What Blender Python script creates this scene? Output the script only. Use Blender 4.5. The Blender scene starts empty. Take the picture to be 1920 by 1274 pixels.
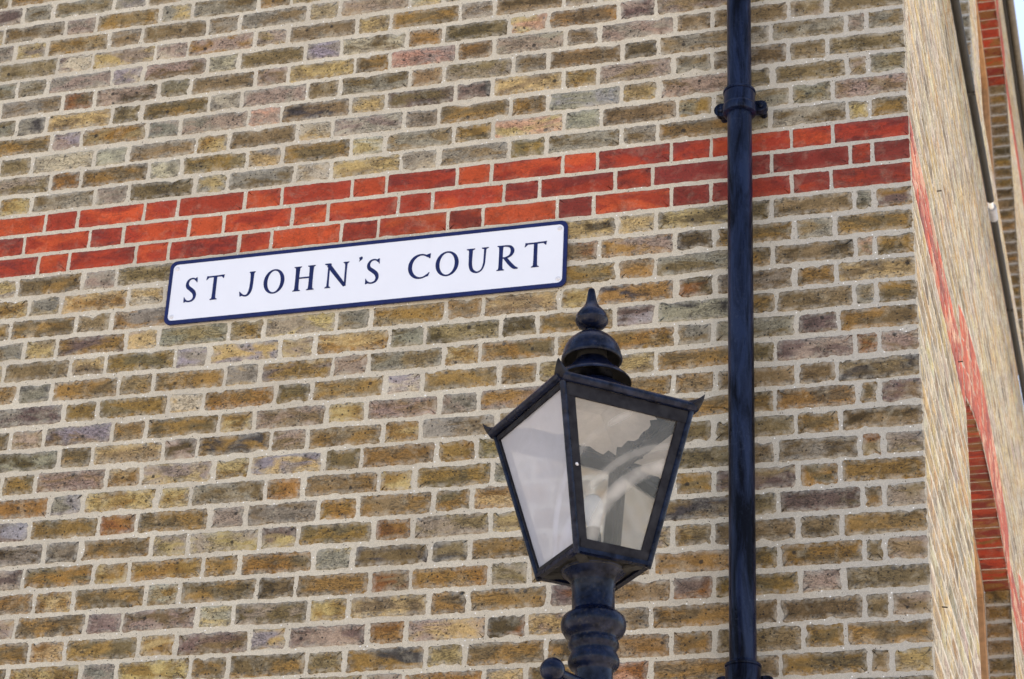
import bpy, math, random
import numpy as np
from mathutils import Vector, Matrix
R = math.radians
random.seed(7)
rng = np.random.default_rng(11)

# ------------------------------------------------------------------ camera
scene = bpy.context.scene
FPX = 4124.288
YAW, PIT, ROL = -0.298975339, 0.469080305, 0.0465388600
CAM = (0.50085, -5.34212, 1.6)
def cam_axes():
    f = np.array([math.sin(YAW)*math.cos(PIT), math.cos(YAW)*math.cos(PIT), math.sin(PIT)])
    r = np.array([math.cos(YAW), -math.sin(YAW), 0.0])
    u = np.cross(r, f)
    c, s = math.cos(ROL), math.sin(ROL)
    return c*r + s*u, -s*r + c*u, f
cr, cu, cf = cam_axes()
cd = bpy.data.cameras.new("camera")
cam = bpy.data.objects.new("camera", cd)
scene.collection.objects.link(cam)
cam.matrix_world = Matrix(((cr[0], cu[0], -cf[0], CAM[0]), (cr[1], cu[1], -cf[1], CAM[1]),
                           (cr[2], cu[2], -cf[2], CAM[2]), (0, 0, 0, 1)))
cd.sensor_width = 36.0
cd.lens = FPX * 36.0 / 1920.0
cd.clip_start = 0.05
cd.clip_end = 3000
cd.dof.use_dof = True
cd.dof.focus_distance = 5.75
cd.dof.aperture_fstop = 9.0
scene.camera = cam

# ------------------------------------------------------------------ sky and sun
SUN_DIR = Vector((0.068, 0.40, 0.915)).normalized()      # towards the sun: behind the building
w = bpy.data.worlds.new("World")
scene.world = w
w.use_nodes = True
nt = w.node_tree
bg = nt.nodes["Background"]
sky = nt.nodes.new("ShaderNodeTexSky")
sky.sky_type = 'NISHITA'
sky.sun_disc = False
sky.sun_elevation = math.asin(SUN_DIR.z)
sky.sun_rotation = math.atan2(SUN_DIR.x, SUN_DIR.y)
sky.air_density = 1.0
sky.dust_density = 0.5
sky.ozone_density = 1.0
nt.links.new(sky.outputs[0], bg.inputs[0])
bg.inputs[1].default_value = 0.09
sd = bpy.data.lights.new("sun", 'SUN')
sd.energy = 3.7
sd.angle = R(0.55)
sd.color = (1.0, 0.93, 0.82)
sun = bpy.data.objects.new("sun", sd)
scene.collection.objects.link(sun)
sun.rotation_euler = (-SUN_DIR).to_track_quat('-Z', 'Y').to_euler()
vs = scene.view_settings
vs.view_transform = 'Standard'
vs.look = 'None'
vs.gamma = 1.0
vs.exposure = 1.80
try:
    vs.use_white_balance = True
    vs.white_balance_temperature = 7600
    vs.white_balance_tint = 15
except Exception as e:
    print('no wb', e)

# ------------------------------------------------------------------ material helpers
def new_mat(name):
    m = bpy.data.materials.new(name)
    m.use_nodes = True
    t = m.node_tree
    b = t.nodes["Principled BSDF"]
    return m, t, b
def N(t, kind, **kw):
    n = t.nodes.new(kind)
    for k, v in kw.items():
        if k in n.inputs: n.inputs[k].default_value = v
        else: setattr(n, k, v)
    return n
def L(t, a, b): t.links.new(a, b)
def ramp(t, fac, stops):
    n = t.nodes.new("ShaderNodeValToRGB")
    e = n.color_ramp.elements
    e[0].position, e[0].color = stops[0]
    e[1].position, e[1].color = stops[-1]
    for p, c in stops[1:-1]:
        q = e.new(p); q.color = c
    L(t, fac, n.inputs[0])
    return n.outputs[0]
def g(v): return (v, v, v, 1)
def math_n(t, op, a, b=None, c=None):
    n = t.nodes.new("ShaderNodeMath"); n.operation = op
    for i, x in enumerate((a, b, c)):
        if x is None: continue
        if isinstance(x, (int, float)): n.inputs[i].default_value = x
        else: L(t, x, n.inputs[i])
    return n.outputs[0]
def mix(t, fac, a, b, mode='MIX'):
    n = t.nodes.new("ShaderNodeMix"); n.data_type = 'RGBA'; n.blend_type = mode
    n.clamp_factor = True
    for s, x in ((n.inputs[0], fac), (n.inputs[6], a), (n.inputs[7], b)):
        if isinstance(x, (int, float)): s.default_value = x
        elif isinstance(x, tuple): s.default_value = x
        else: L(t, x, s)
    return n.outputs[2]
def noise(t, vec, scale, detail=4, rough=0.6, dist=0.0):
    n = t.nodes.new("ShaderNodeTexNoise")
    n.inputs['Scale'].default_value = scale; n.inputs['Detail'].default_value = detail
    n.inputs['Roughness'].default_value = rough; n.inputs['Distortion'].default_value = dist
    if vec is not None: L(t, vec, n.inputs['Vector'])
    return n.outputs['Fac']
def mapping(t, vec, scale=(1, 1, 1), rot=(0, 0, 0), loc=(0, 0, 0)):
    n = t.nodes.new("ShaderNodeMapping")
    n.inputs['Scale'].default_value = scale; n.inputs['Rotation'].default_value = rot
    n.inputs['Location'].default_value = loc
    L(t, vec, n.inputs['Vector'])
    return n.outputs[0]
def attr(t, name):
    n = t.nodes.new("ShaderNodeAttribute"); n.attribute_name = name
    return n

def brick_material():
    m, t, b = new_mat("weathered stock brick")
    p = attr(t, 'bpos').outputs['Vector']
    c1 = attr(t, 'bcol').outputs['Color']
    c2n = attr(t, 'bcol2'); c2 = c2n.outputs['Color']
    ed = attr(t, 'edge').outputs['Fac']
    red = attr(t, 'redness').outputs['Fac']
    # large patches of the second colour
    pd = mapping(t, p, scale=(9, 22, 9), rot=(0, 0, R(-24)))
    n1 = noise(t, pd, 1.0, 3, 0.55, 0.6)
    f1 = ramp(t, n1, [(0.44, g(0)), (0.58, g(1))])
    col = mix(t, f1, c1, c2)
    # olive-black smoky patches
    n2 = noise(t, mapping(t, p, loc=(3, 7, 1)), 16, 5, 0.62, 0.8)
    f2 = ramp(t, n2, [(0.50, g(0)), (0.66, g(1))])
    nr = math_n(t, 'SUBTRACT', 1.0, math_n(t, 'MULTIPLY', red, 0.55))
    col = mix(t, math_n(t, 'MULTIPLY', math_n(t, 'MULTIPLY', f2, 0.8), nr), col, mix(t, 0.75, col, (0.32, 0.30, 0.28, 1), 'MULTIPLY'))
    # pale lime bloom patches
    n2b = noise(t, mapping(t, p, loc=(9, 2, 4)), 21, 5, 0.65, 0.4)
    f2b = ramp(t, n2b, [(0.54, g(0)), (0.74, g(1))])
    col = mix(t, math_n(t, 'MULTIPLY', math_n(t, 'MULTIPLY', f2b, 0.42), nr), col, (0.47, 0.42, 0.32, 1))
    # fine mottling
    n3 = noise(t, p, 150, 6, 0.7)
    m3 = math_n(t, 'MULTIPLY_ADD', n3, 1.7, 0.15)
    n3b = noise(t, p, 520, 3, 0.6)
    m3b = math_n(t, 'MULTIPLY_ADD', n3b, 1.3, 0.35)
    mm = math_n(t, 'MULTIPLY', m3, m3b)
    calm = math_n(t, 'ADD', math_n(t, 'MULTIPLY', math_n(t, 'SUBTRACT', mm, 1.0), math_n(t, 'SUBTRACT', 1.0, math_n(t, 'MULTIPLY', red, 0.45))), 1.0)
    cmb = t.nodes.new("ShaderNodeCombineColor")
    for i in range(3): L(t, calm, cmb.inputs[i])
    col = mix(t, 1.0, col, cmb.outputs[0], 'MULTIPLY')
    # warped drag creases running up to the right
    pc = mapping(t, p, scale=(26, 75, 20), rot=(0, 0, R(-26)))
    n4 = noise(t, pc, 1.0, 4, 0.6, 1.6)
    r4 = math_n(t, 'ABSOLUTE', math_n(t, 'SUBTRACT', n4, 0.5))
    line = ramp(t, r4, [(0.0, g(1)), (0.03, g(0))])
    msk = ramp(t, noise(t, mapping(t, p, loc=(5, 1, 8)), 11, 2, 0.5), [(0.38, g(0)), (0.52, g(1))])
    crease = math_n(t, 'MULTIPLY', math_n(t, 'MULTIPLY', line, msk), nr)
    col = mix(t, math_n(t, 'MULTIPLY', crease, 0.8), col, (0.06, 0.052, 0.045, 1))
    # small pits and a few cinders
    def pits(scale, thr, keep, seed):
        v = t.nodes.new("ShaderNodeTexVoronoi"); v.inputs['Scale'].default_value = scale
        v.voronoi_dimensions = '3D'
        wob = mapping(t, p, loc=(seed, seed*2, seed*3))
        L(t, wob, v.inputs['Vector'])
        sep = t.nodes.new("ShaderNodeSeparateColor"); L(t, v.outputs['Color'], sep.inputs[0])
        k = math_n(t, 'GREATER_THAN', sep.outputs[0], keep)
        rad = math_n(t, 'MULTIPLY_ADD', sep.outputs[1], thr, thr*0.35)
        dd = math_n(t, 'ADD', v.outputs['Distance'], math_n(t, 'MULTIPLY', math_n(t, 'SUBTRACT', noise(t, p, 300, 2), 0.5), 0.22))
        s = math_n(t, 'SUBTRACT', 1.0, math_n(t, 'SMOOTH_MIN', math_n(t, 'DIVIDE', dd, rad), 1.0, 0.15))
        s2 = math_n(t, 'MULTIPLY', math_n(t, 'MAXIMUM', s, 0.0), 2.6)
        return math_n(t, 'MULTIPLY', math_n(t, 'MINIMUM', s2, 1.0), k)
    pt = math_n(t, 'MAXIMUM', pits(105, 0.29, 0.55, 1.3), pits(36, 0.22, 0.74, 4.1))
    ptm = math_n(t, 'MULTIPLY', pt, math_n(t, 'SUBTRACT', 1.0, math_n(t, 'MULTIPLY', red, 0.8)))
    col = mix(t, math_n(t, 'MULTIPLY', ptm, 0.85), col, (0.028, 0.025, 0.024, 1))
    # mortar haze smeared over the arrises
    n6 = noise(t, p, 62, 5, 0.65)
    hz = math_n(t, 'MULTIPLY', math_n(t, 'MULTIPLY', ed, math_n(t, 'SUBTRACT', 1.0, math_n(t, 'MULTIPLY', red, 0.86))), ramp(t, n6, [(0.38, g(0)), (0.62, g(1))]))
    col = mix(t, math_n(t, 'MULTIPLY', hz, 0.54), col, (0.50, 0.46, 0.395, 1))
    L(t, col, b.inputs['Base Color'])
    b.inputs['Roughness'].default_value = 0.9
    b.inputs['Specular IOR Level'].default_value = 0.25
    bm_ = t.nodes.new("ShaderNodeBump"); bm_.inputs['Strength'].default_value = 0.75; bm_.inputs['Distance'].default_value = 0.0022
    h = math_n(t, 'ADD', math_n(t, 'MULTIPLY', n3, 0.7), math_n(t, 'MULTIPLY', n2, 1.1))
    h = math_n(t, 'SUBTRACT', h, math_n(t, 'MULTIPLY', pt, 0.8))
    h = math_n(t, 'SUBTRACT', h, math_n(t, 'MULTIPLY', crease, 0.8))
    L(t, h, bm_.inputs['Height']); L(t, bm_.outputs[0], b.inputs['Normal'])
    return m

def mortar_material():
    m, t, b = new_mat("lime mortar")
    tc = t.nodes.new("ShaderNodeTexCoord"); p = tc.outputs['Object']
    big = noise(t, p, 4.5, 4, 0.6)
    col = mix(t, ramp(t, big, [(0.35, g(0)), (0.65, g(1))]), (0.475, 0.422, 0.345, 1), (0.57, 0.515, 0.425, 1))
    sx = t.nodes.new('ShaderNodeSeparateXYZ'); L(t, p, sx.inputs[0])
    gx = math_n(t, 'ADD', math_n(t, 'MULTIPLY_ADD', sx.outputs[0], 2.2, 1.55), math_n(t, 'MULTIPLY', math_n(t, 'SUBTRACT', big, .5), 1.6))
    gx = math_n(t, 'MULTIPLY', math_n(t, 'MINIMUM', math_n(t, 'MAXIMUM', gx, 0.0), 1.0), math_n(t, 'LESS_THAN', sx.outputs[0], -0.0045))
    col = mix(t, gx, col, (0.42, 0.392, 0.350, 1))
    fine = noise(t, p, 420, 3, 0.75)
    mid = noise(t, p, 120, 4, 0.7)
    mul = math_n(t, 'MULTIPLY', math_n(t, 'MULTIPLY_ADD', fine, 1.5, 0.27), math_n(t, 'MULTIPLY_ADD', mid, 0.7, 0.66))
    cmb = t.nodes.new("ShaderNodeCombineColor")
    for i in range(3): L(t, mul, cmb.inputs[i])
    col = mix(t, 1.0, col, cmb.outputs[0], 'MULTIPLY')
    v = t.nodes.new("ShaderNodeTexVoronoi"); v.inputs['Scale'].default_value = 150; L(t, p, v.inputs['Vector'])
    sep = t.nodes.new("ShaderNodeSeparateColor"); L(t, v.outputs['Color'], sep.inputs[0])
    sp = math_n(t, 'MULTIPLY', math_n(t, 'LESS_THAN', v.outputs['Distance'], 0.26), math_n(t, 'GREATER_THAN', sep.outputs[0], 0.93))
    col = mix(t, sp, col, (0.11, 0.095, 0.08, 1))
    sp2 = math_n(t, 'MULTIPLY', math_n(t, 'LESS_THAN', v.outputs['Distance'], 0.3), math_n(t, 'GREATER_THAN', sep.outputs[1], 0.982))
    col = mix(t, sp2, col, (0.8, 0.8, 0.8, 1))
    L(t, col, b.inputs['Base Color'])
    b.inputs['Roughness'].default_value = 0.95
    b.inputs['Specular IOR Level'].default_value = 0.2
    bm_ = t.nodes.new("ShaderNodeBump"); bm_.inputs['Strength'].default_value = 0.8; bm_.inputs['Distance'].default_value = 0.002
    h = math_n(t, 'ADD', math_n(t, 'MULTIPLY', fine, 0.5), noise(t, p, 90, 4, 0.6))
    L(t, h, bm_.inputs['Height']); L(t, bm_.outputs[0], b.inputs['Normal'])
    return m

def paint_material(name, dark, light, rough=0.32, dust=(0.10, 0.105, 0.12, 1), dustamt=0.5, streak=True, bump=0.25):
    m, t, b = new_mat(name)
    tc = t.nodes.new("ShaderNodeTexCoord"); p = tc.outputs['Object']
    sc = (1, 1, 0.16) if streak else (1, 1, 1)
    n1 = noise(t, mapping(t, p, scale=sc), 22 if streak else 34, 7, 0.68 if streak else 0.6, 0.9 if streak else 0.2)
    lo_, hi_ = (0.40, 0.60) if streak else (0.30, 0.72)
    col = mix(t, ramp(t, n1, [(lo_, g(0)), (hi_, g(1))]), dark, light)
    n2 = noise(t, p, 130, 6, 0.7)
    n2m = noise(t, p, 9, 3, 0.6)
    d = math_n(t, 'MULTIPLY', ramp(t, n2, [(0.52, g(0)), (0.7, g(1))]), ramp(t, n2m, [(0.4, g(0.1)), (0.7, g(1))]))
    col = mix(t, math_n(t, 'MULTIPLY', d, dustamt), col, dust)
    L(t, col, b.inputs['Base Color'])
    L(t, math_n(t, 'MULTIPLY_ADD', ramp(t, n1, [(lo_, g(0)), (hi_, g(1))]), 0.24, 0.09), b.inputs['Specular IOR Level'])
    rr = math_n(t, 'MULTIPLY_ADD', noise(t, mapping(t, p, scale=sc), 26, 4, 0.6), 0.35, rough-0.12)
    L(t, rr, b.inputs['Roughness'])
    bm_ = t.nodes.new("ShaderNodeBump"); bm_.inputs['Strength'].default_value = bump; bm_.inputs['Distance'].default_value = 0.0015
    h = math_n(t, 'ADD', math_n(t, 'MULTIPLY', n2, 0.4), noise(t, p, 45, 3, 0.5))
    L(t, h, bm_.inputs['Height']); L(t, bm_.outputs[0], b.inputs['Normal'])
    return m

def plain(name, c, rough=0.6, var=0.25, scale=30, bump=0.2, spec=0.5):
    m, t, b = new_mat(name)
    tc = t.nodes.new("ShaderNodeTexCoord"); p = tc.outputs['Object']
    n1 = noise(t, p, scale, 6, 0.65)
    lo = tuple(x*(1-var) for x in c[:3]) + (1,); hi = tuple(min(1, x*(1+var)) for x in c[:3]) + (1,)
    L(t, mix(t, ramp(t, n1, [(0.3, g(0)), (0.7, g(1))]), lo, hi), b.inputs['Base Color'])
    b.inputs['Roughness'].default_value = rough
    b.inputs['Specular IOR Level'].default_value = spec
    if bump:
        bm_ = t.nodes.new("ShaderNodeBump"); bm_.inputs['Strength'].default_value = bump; bm_.inputs['Distance'].default_value = 0.002
        L(t, n1, bm_.inputs['Height']); L(t, bm_.outputs[0], b.inputs['Normal'])
    return m

def dusty_glass(name, base, dc=(0.80, 0.75, 0.71, 1), ior=1.45):
    m, t, b = new_mat(name)
    out = t.nodes["Material Output"]
    tc = t.nodes.new("ShaderNodeTexCoord"); p = tc.outputs['Object']
    tr = t.nodes.new("ShaderNodeBsdfTransparent"); tr.inputs[0].default_value = (0.93, 0.95, 0.97, 1)
    gl = t.nodes.new("ShaderNodeBsdfGlossy"); gl.inputs['Roughness'].default_value = 0.06
    df = t.nodes.new("ShaderNodeBsdfDiffuse"); df.inputs[0].default_value = dc
    tl = t.nodes.new("ShaderNodeBsdfTranslucent"); tl.inputs[0].default_value = dc
    dust = t.nodes.new("ShaderNodeMixShader"); dust.inputs[0].default_value = 0.5
    L(t, df.outputs[0], dust.inputs[1]); L(t, tl.outputs[0], dust.inputs[2])
    n1 = noise(t, p, 7, 5, 0.6, 0.5)
    # pale curved streaks across the panes
    def arc(c, r, wd):
        vm = t.nodes.new("ShaderNodeVectorMath"); vm.operation = 'DISTANCE'; L(t, p, vm.inputs[0]); vm.inputs[1].default_value = c
        q = math_n(t, 'DIVIDE', math_n(t, 'ABSOLUTE', math_n(t, 'SUBTRACT', vm.outputs['Value'], r)), wd)
        return math_n(t, 'MAXIMUM', math_n(t, 'SUBTRACT', 1.0, math_n(t, 'MULTIPLY', q, q)), 0.0)
    wp = math_n(t, 'ADD', arc((0.215, 0.04, 3.40), 0.245, 0.020), math_n(t, 'ADD', math_n(t, 'MULTIPLY', arc((0.225, 0.03, 3.39), 0.300, 0.012), 0.45), math_n(t, 'MULTIPLY', arc((0.30, -0.05, 3.42), 0.375, 0.010), 0.5)))
    wp = math_n(t, 'MULTIPLY', wp, ramp(t, noise(t, p, 14, 3, 0.5), [(0.3, g(0.2)), (0.6, g(1))]))
    fine = ramp(t, noise(t, p, 190, 4, 0.7), [(0.6, g(0)), (0.78, g(1))])
    f = math_n(t, 'ADD', math_n(t, 'MULTIPLY_ADD', n1, 0.36, base), math_n(t, 'MULTIPLY', wp, 0.55))
    f = math_n(t, 'ADD', f, math_n(t, 'MULTIPLY', fine, 0.12))
    m1 = t.nodes.new("ShaderNodeMixShader"); L(t, f, m1.inputs[0]); L(t, tr.outputs[0], m1.inputs[1]); L(t, dust.outputs[0], m1.inputs[2])
    fr = t.nodes.new("ShaderNodeFresnel"); fr.inputs[0].default_value = ior
    m2 = t.nodes.new("ShaderNodeMixShader"); L(t, fr.outputs[0], m2.inputs[0]); L(t, m1.outputs[0], m2.inputs[1]); L(t, gl.outputs[0], m2.inputs[2])
    L(t, m2.outputs[0], out.inputs['Surface'])
    return m

M_BRICK = brick_material()
M_MORTAR = mortar_material()
M_PIPE = paint_material("blue black gloss paint on pipe", (0.0010, 0.0013, 0.0045, 1), (0.0028, 0.0085, 0.036, 1), 0.26, dust=(0.035, 0.045, 0.075, 1))
M_LAMP = paint_material("blue black gloss paint on lamp", (0.0010, 0.0015, 0.005, 1), (0.0030, 0.0085, 0.034, 1), 0.24, dust=(0.07, 0.06, 0.05, 1), dustamt=0.55, streak=False, bump=0.15)
M_FRAME = paint_material("dusty dark lantern frame paint", (0.006, 0.0055, 0.009, 1), (0.009, 0.0085, 0.014, 1), 0.5, dust=(0.03, 0.03, 0.032, 1), dustamt=0.4, bump=0.08, streak=False)
M_GRIME_SHADE = plain("grimy iron and painted shade", (0.022, 0.02, 0.018, 1), 0.75, 0.6, 60, 0.5)  # grime on floor and hinges; also paints the shade inside the vent
M_WHITE = plain("white enamel sign face", (0.74, 0.76, 0.84, 1), 0.28, 0.02, 8, 0.0)
M_NAVY = plain("navy enamel", (0.008, 0.015, 0.085, 1), 0.35, 0.25, 60, 0.05, 0.25)
M_SCREW = plain("painted screw head", (0.62, 0.62, 0.67, 1), 0.35, 0.15, 100, 0.1)
M_REFL = plain("flaking white inner lining", (0.78, 0.70, 0.62, 1), 0.7, 0.15, 20, 0.4)
M_BULB = plain("frosted bulb", (0.70, 0.70, 0.71, 1), 0.25, 0.03, 20, 0.0)
M_GLASS = dusty_glass("dusty lantern glass", -0.05)
M_GLASS_DUST_SHEEN = dusty_glass("dusty glass with painted sky sheen", 0.50, (0.84, 0.86, 0.98, 1))  # left pane: bluish white dust colour also carries the sky's reflection
M_GLASS_REAR = dusty_glass("dusty rear lantern glass", 0.30, (0.80, 0.76, 0.72, 1), 1.12)
M_FRAMEWOOD = plain("weathered orange window paint", (0.46, 0.24, 0.11, 1), 0.65, 0.3, 25, 0.3)
M_GUTTER = plain("dark brown cast iron", (0.012, 0.0095, 0.007, 1), 0.75, 0.5, 25, 0.4)
M_GUTTER2 = plain("grey brown gutter paint", (0.11, 0.09, 0.065, 1), 0.6, 0.3, 25, 0.3)
M_CLIP = plain("grey plastic union", (0.3, 0.31, 0.35, 1), 0.5, 0.2, 40, 0.1)
M_GAPFILL = plain("white gap filler", (0.8, 0.8, 0.8, 1), 0.5, 0.05, 40, 0.0)
M_SLATE = plain("grey slate", (0.09, 0.09, 0.10, 1), 0.7, 0.3, 6, 0.4)
M_GROUND = plain("pale paving", (0.36, 0.35, 0.33, 1), 0.9, 0.25, 3, 0.3)
M_DARKPANE = plain("dark window pane", (0.02, 0.022, 0.025, 1), 0.08, 0.1, 5, 0.0)
M_RUST = plain("rusty nail", (0.05, 0.035, 0.025, 1), 0.8, 0.3, 200, 0.0)

# ------------------------------------------------------------------ mesh helpers
class MB:
    def __init__(s): s.v = []; s.f = []; s.m = []; s.n = 0
    def add(s, verts, faces, mi=0):
        o = len(s.v); s.v.extend([tuple(map(float, q)) for q in verts])
        s.f.extend([tuple(i+o for i in fc) for fc in faces]); s.m.extend([mi]*len(faces))
    def box(s, a, b, mi=0):
        x0, y0, z0 = a; x1, y1, z1 = b
        s.add([(x0,y0,z0),(x1,y0,z0),(x1,y1,z0),(x0,y1,z0),(x0,y0,z1),(x1,y0,z1),(x1,y1,z1),(x0,y1,z1)],
              [(0,3,2,1),(4,5,6,7),(0,1,5,4),(1,2,6,5),(2,3,7,6),(3,0,4,7)], mi)
    def hexa(s, p8, mi=0):
        s.add(p8, [(0,3,2,1),(4,5,6,7),(0,1,5,4),(1,2,6,5),(2,3,7,6),(3,0,4,7)], mi)
    def lathe(s, prof, seg=32, mi=0, c=(0, 0, 0), cap=True):
        vs_, fs = [], []
        for r, z in prof:
            for k in range(seg):
                a = 2*math.pi*k/seg; vs_.append((c[0]+r*math.cos(a), c[1]+r*math.sin(a), c[2]+z))
        for i in range(len(prof)-1):
            for k in range(seg):
                k2 = (k+1) % seg
                fs.append((i*seg+k, i*seg+k2, (i+1)*seg+k2, (i+1)*seg+k))
        if cap:
            fs.append(tuple(range(seg))[::-1]); fs.append(tuple((len(prof)-1)*seg+k for k in range(seg)))
        s.add(vs_, fs, mi)
    def tube(s, pts, rad, seg=12, mi=0, cap=True):
        pts = [Vector(p) for p in pts]; n = len(pts)
        rad = rad if isinstance(rad, (list, tuple)) else [rad]*n
        vs_, fs = [], []
        up = None
        for i, p in enumerate(pts):
            d = (pts[min(i+1, n-1)] - pts[max(i-1, 0)]).normalized()
            if up is None:
                up = Vector((0, 0, 1)) if abs(d.z) < 0.9 else Vector((1, 0, 0))
            a = d.cross(up).normalized(); b_ = d.cross(a).normalized(); up = -b_ if False else up
            for k in range(seg):
                t_ = 2*math.pi*k/seg
                vs_.append(p + (a*math.cos(t_) + b_*math.sin(t_))*rad[i])
        for i in range(n-1):
            for k in range(seg):
                k2 = (k+1) % seg
                fs.append((i*seg+k, (i+1)*seg+k, (i+1)*seg+k2, i*seg+k2))
        if cap:
            fs.append(tuple(range(seg))); fs.append(tuple((n-1)*seg+k for k in range(seg))[::-1])
        s.add(vs_, fs, mi)
    def bar(s, p0, p1, wdir, hw, ddir, hd, mi=0):
        p0, p1, wd, dd = Vector(p0), Vector(p1), Vector(wdir).normalized()*hw, Vector(ddir).normalized()*hd
        s.hexa([p0-wd-dd, p0+wd-dd, p0+wd+dd, p0-wd+dd, p1-wd-dd, p1+wd-dd, p1+wd+dd, p1-wd+dd], mi)
    def build(s, name, mats, parent=None, smooth=False, angle=40):
        me = bpy.data.meshes.new(name)
        me.from_pydata(s.v, [], s.f)
        for m in (mats if isinstance(mats, (list, tuple)) else [mats]): me.materials.append(m)
        me.polygons.foreach_set('material_index', s.m)
        if smooth:
            me.polygons.foreach_set('use_smooth', [True]*len(me.polygons))
            try: me.set_sharp_from_angle(angle=R(angle))
            except Exception: pass
        me.update()
        o = bpy.data.objects.new(name, me)
        scene.collection.objects.link(o)
        if parent is not None: o.parent = parent
        return o
def tag(o, label=None, cat=None, group=None, kind=None):
    if label: o['label'] = label
    if cat: o['category'] = cat
    if group: o['group'] = group
    if kind: o['kind'] = kind
    return o
def empty(name, loc=(0, 0, 0), parent=None):
    o = bpy.data.objects.new(name, None); scene.collection.objects.link(o)
    o.location = loc; o.empty_display_size = 0.2
    if parent is not None: o.parent = parent
    return o
def bevel(o, wdt=0.002, seg=2):
    md = o.modifiers.new("bevel", 'BEVEL'); md.width = wdt; md.segments = seg; md.limit_method = 'ANGLE'; md.angle_limit = R(35)
    return o

# ------------------------------------------------------------------ brickwork
# colour kinds: (main colour, second colour) linear albedo
def s2l(c): return tuple((v/12.92 if v <= .04045 else ((v+.055)/1.055)**2.4) for v in (x/255 for x in c))
GAIN = 1.22
SRGB = {'Y': (162, 126, 74), 'A': (166, 122, 68), 'O': (126, 106, 75), 'B': (150, 127, 93), 'G': (152, 143, 126), 'C': (196, 168, 116),
        'W': (196, 184, 158), 'P': (168, 147, 130), 'L': (162, 153, 155), 'D': (98, 82, 56), 'K': (84, 78, 76), 'M': (124, 102, 94),
        'R': (178, 68, 48), 'N': (204, 86, 52), 'Q': (140, 57, 49), 'X': (150, 100, 60), 'T': (208, 158, 130)}
PAL = {k: tuple(min(.75, v/GAIN) for v in s2l(c)) for k, c in SRGB.items()}
NEAR = {'Y': 'OAB', 'A': 'YX', 'O': 'YBG', 'B': 'OCG', 'G': 'BWO', 'C': 'YWB', 'W': 'CGP', 'P': 'BMC', 'L': 'PGW', 'D': 'OB', 'K': 'DG',
        'M': 'PBD', 'R': 'NQR', 'N': 'RNN', 'Q': 'RQQ', 'X': 'AOY', 'T': 'CPN'}
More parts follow.
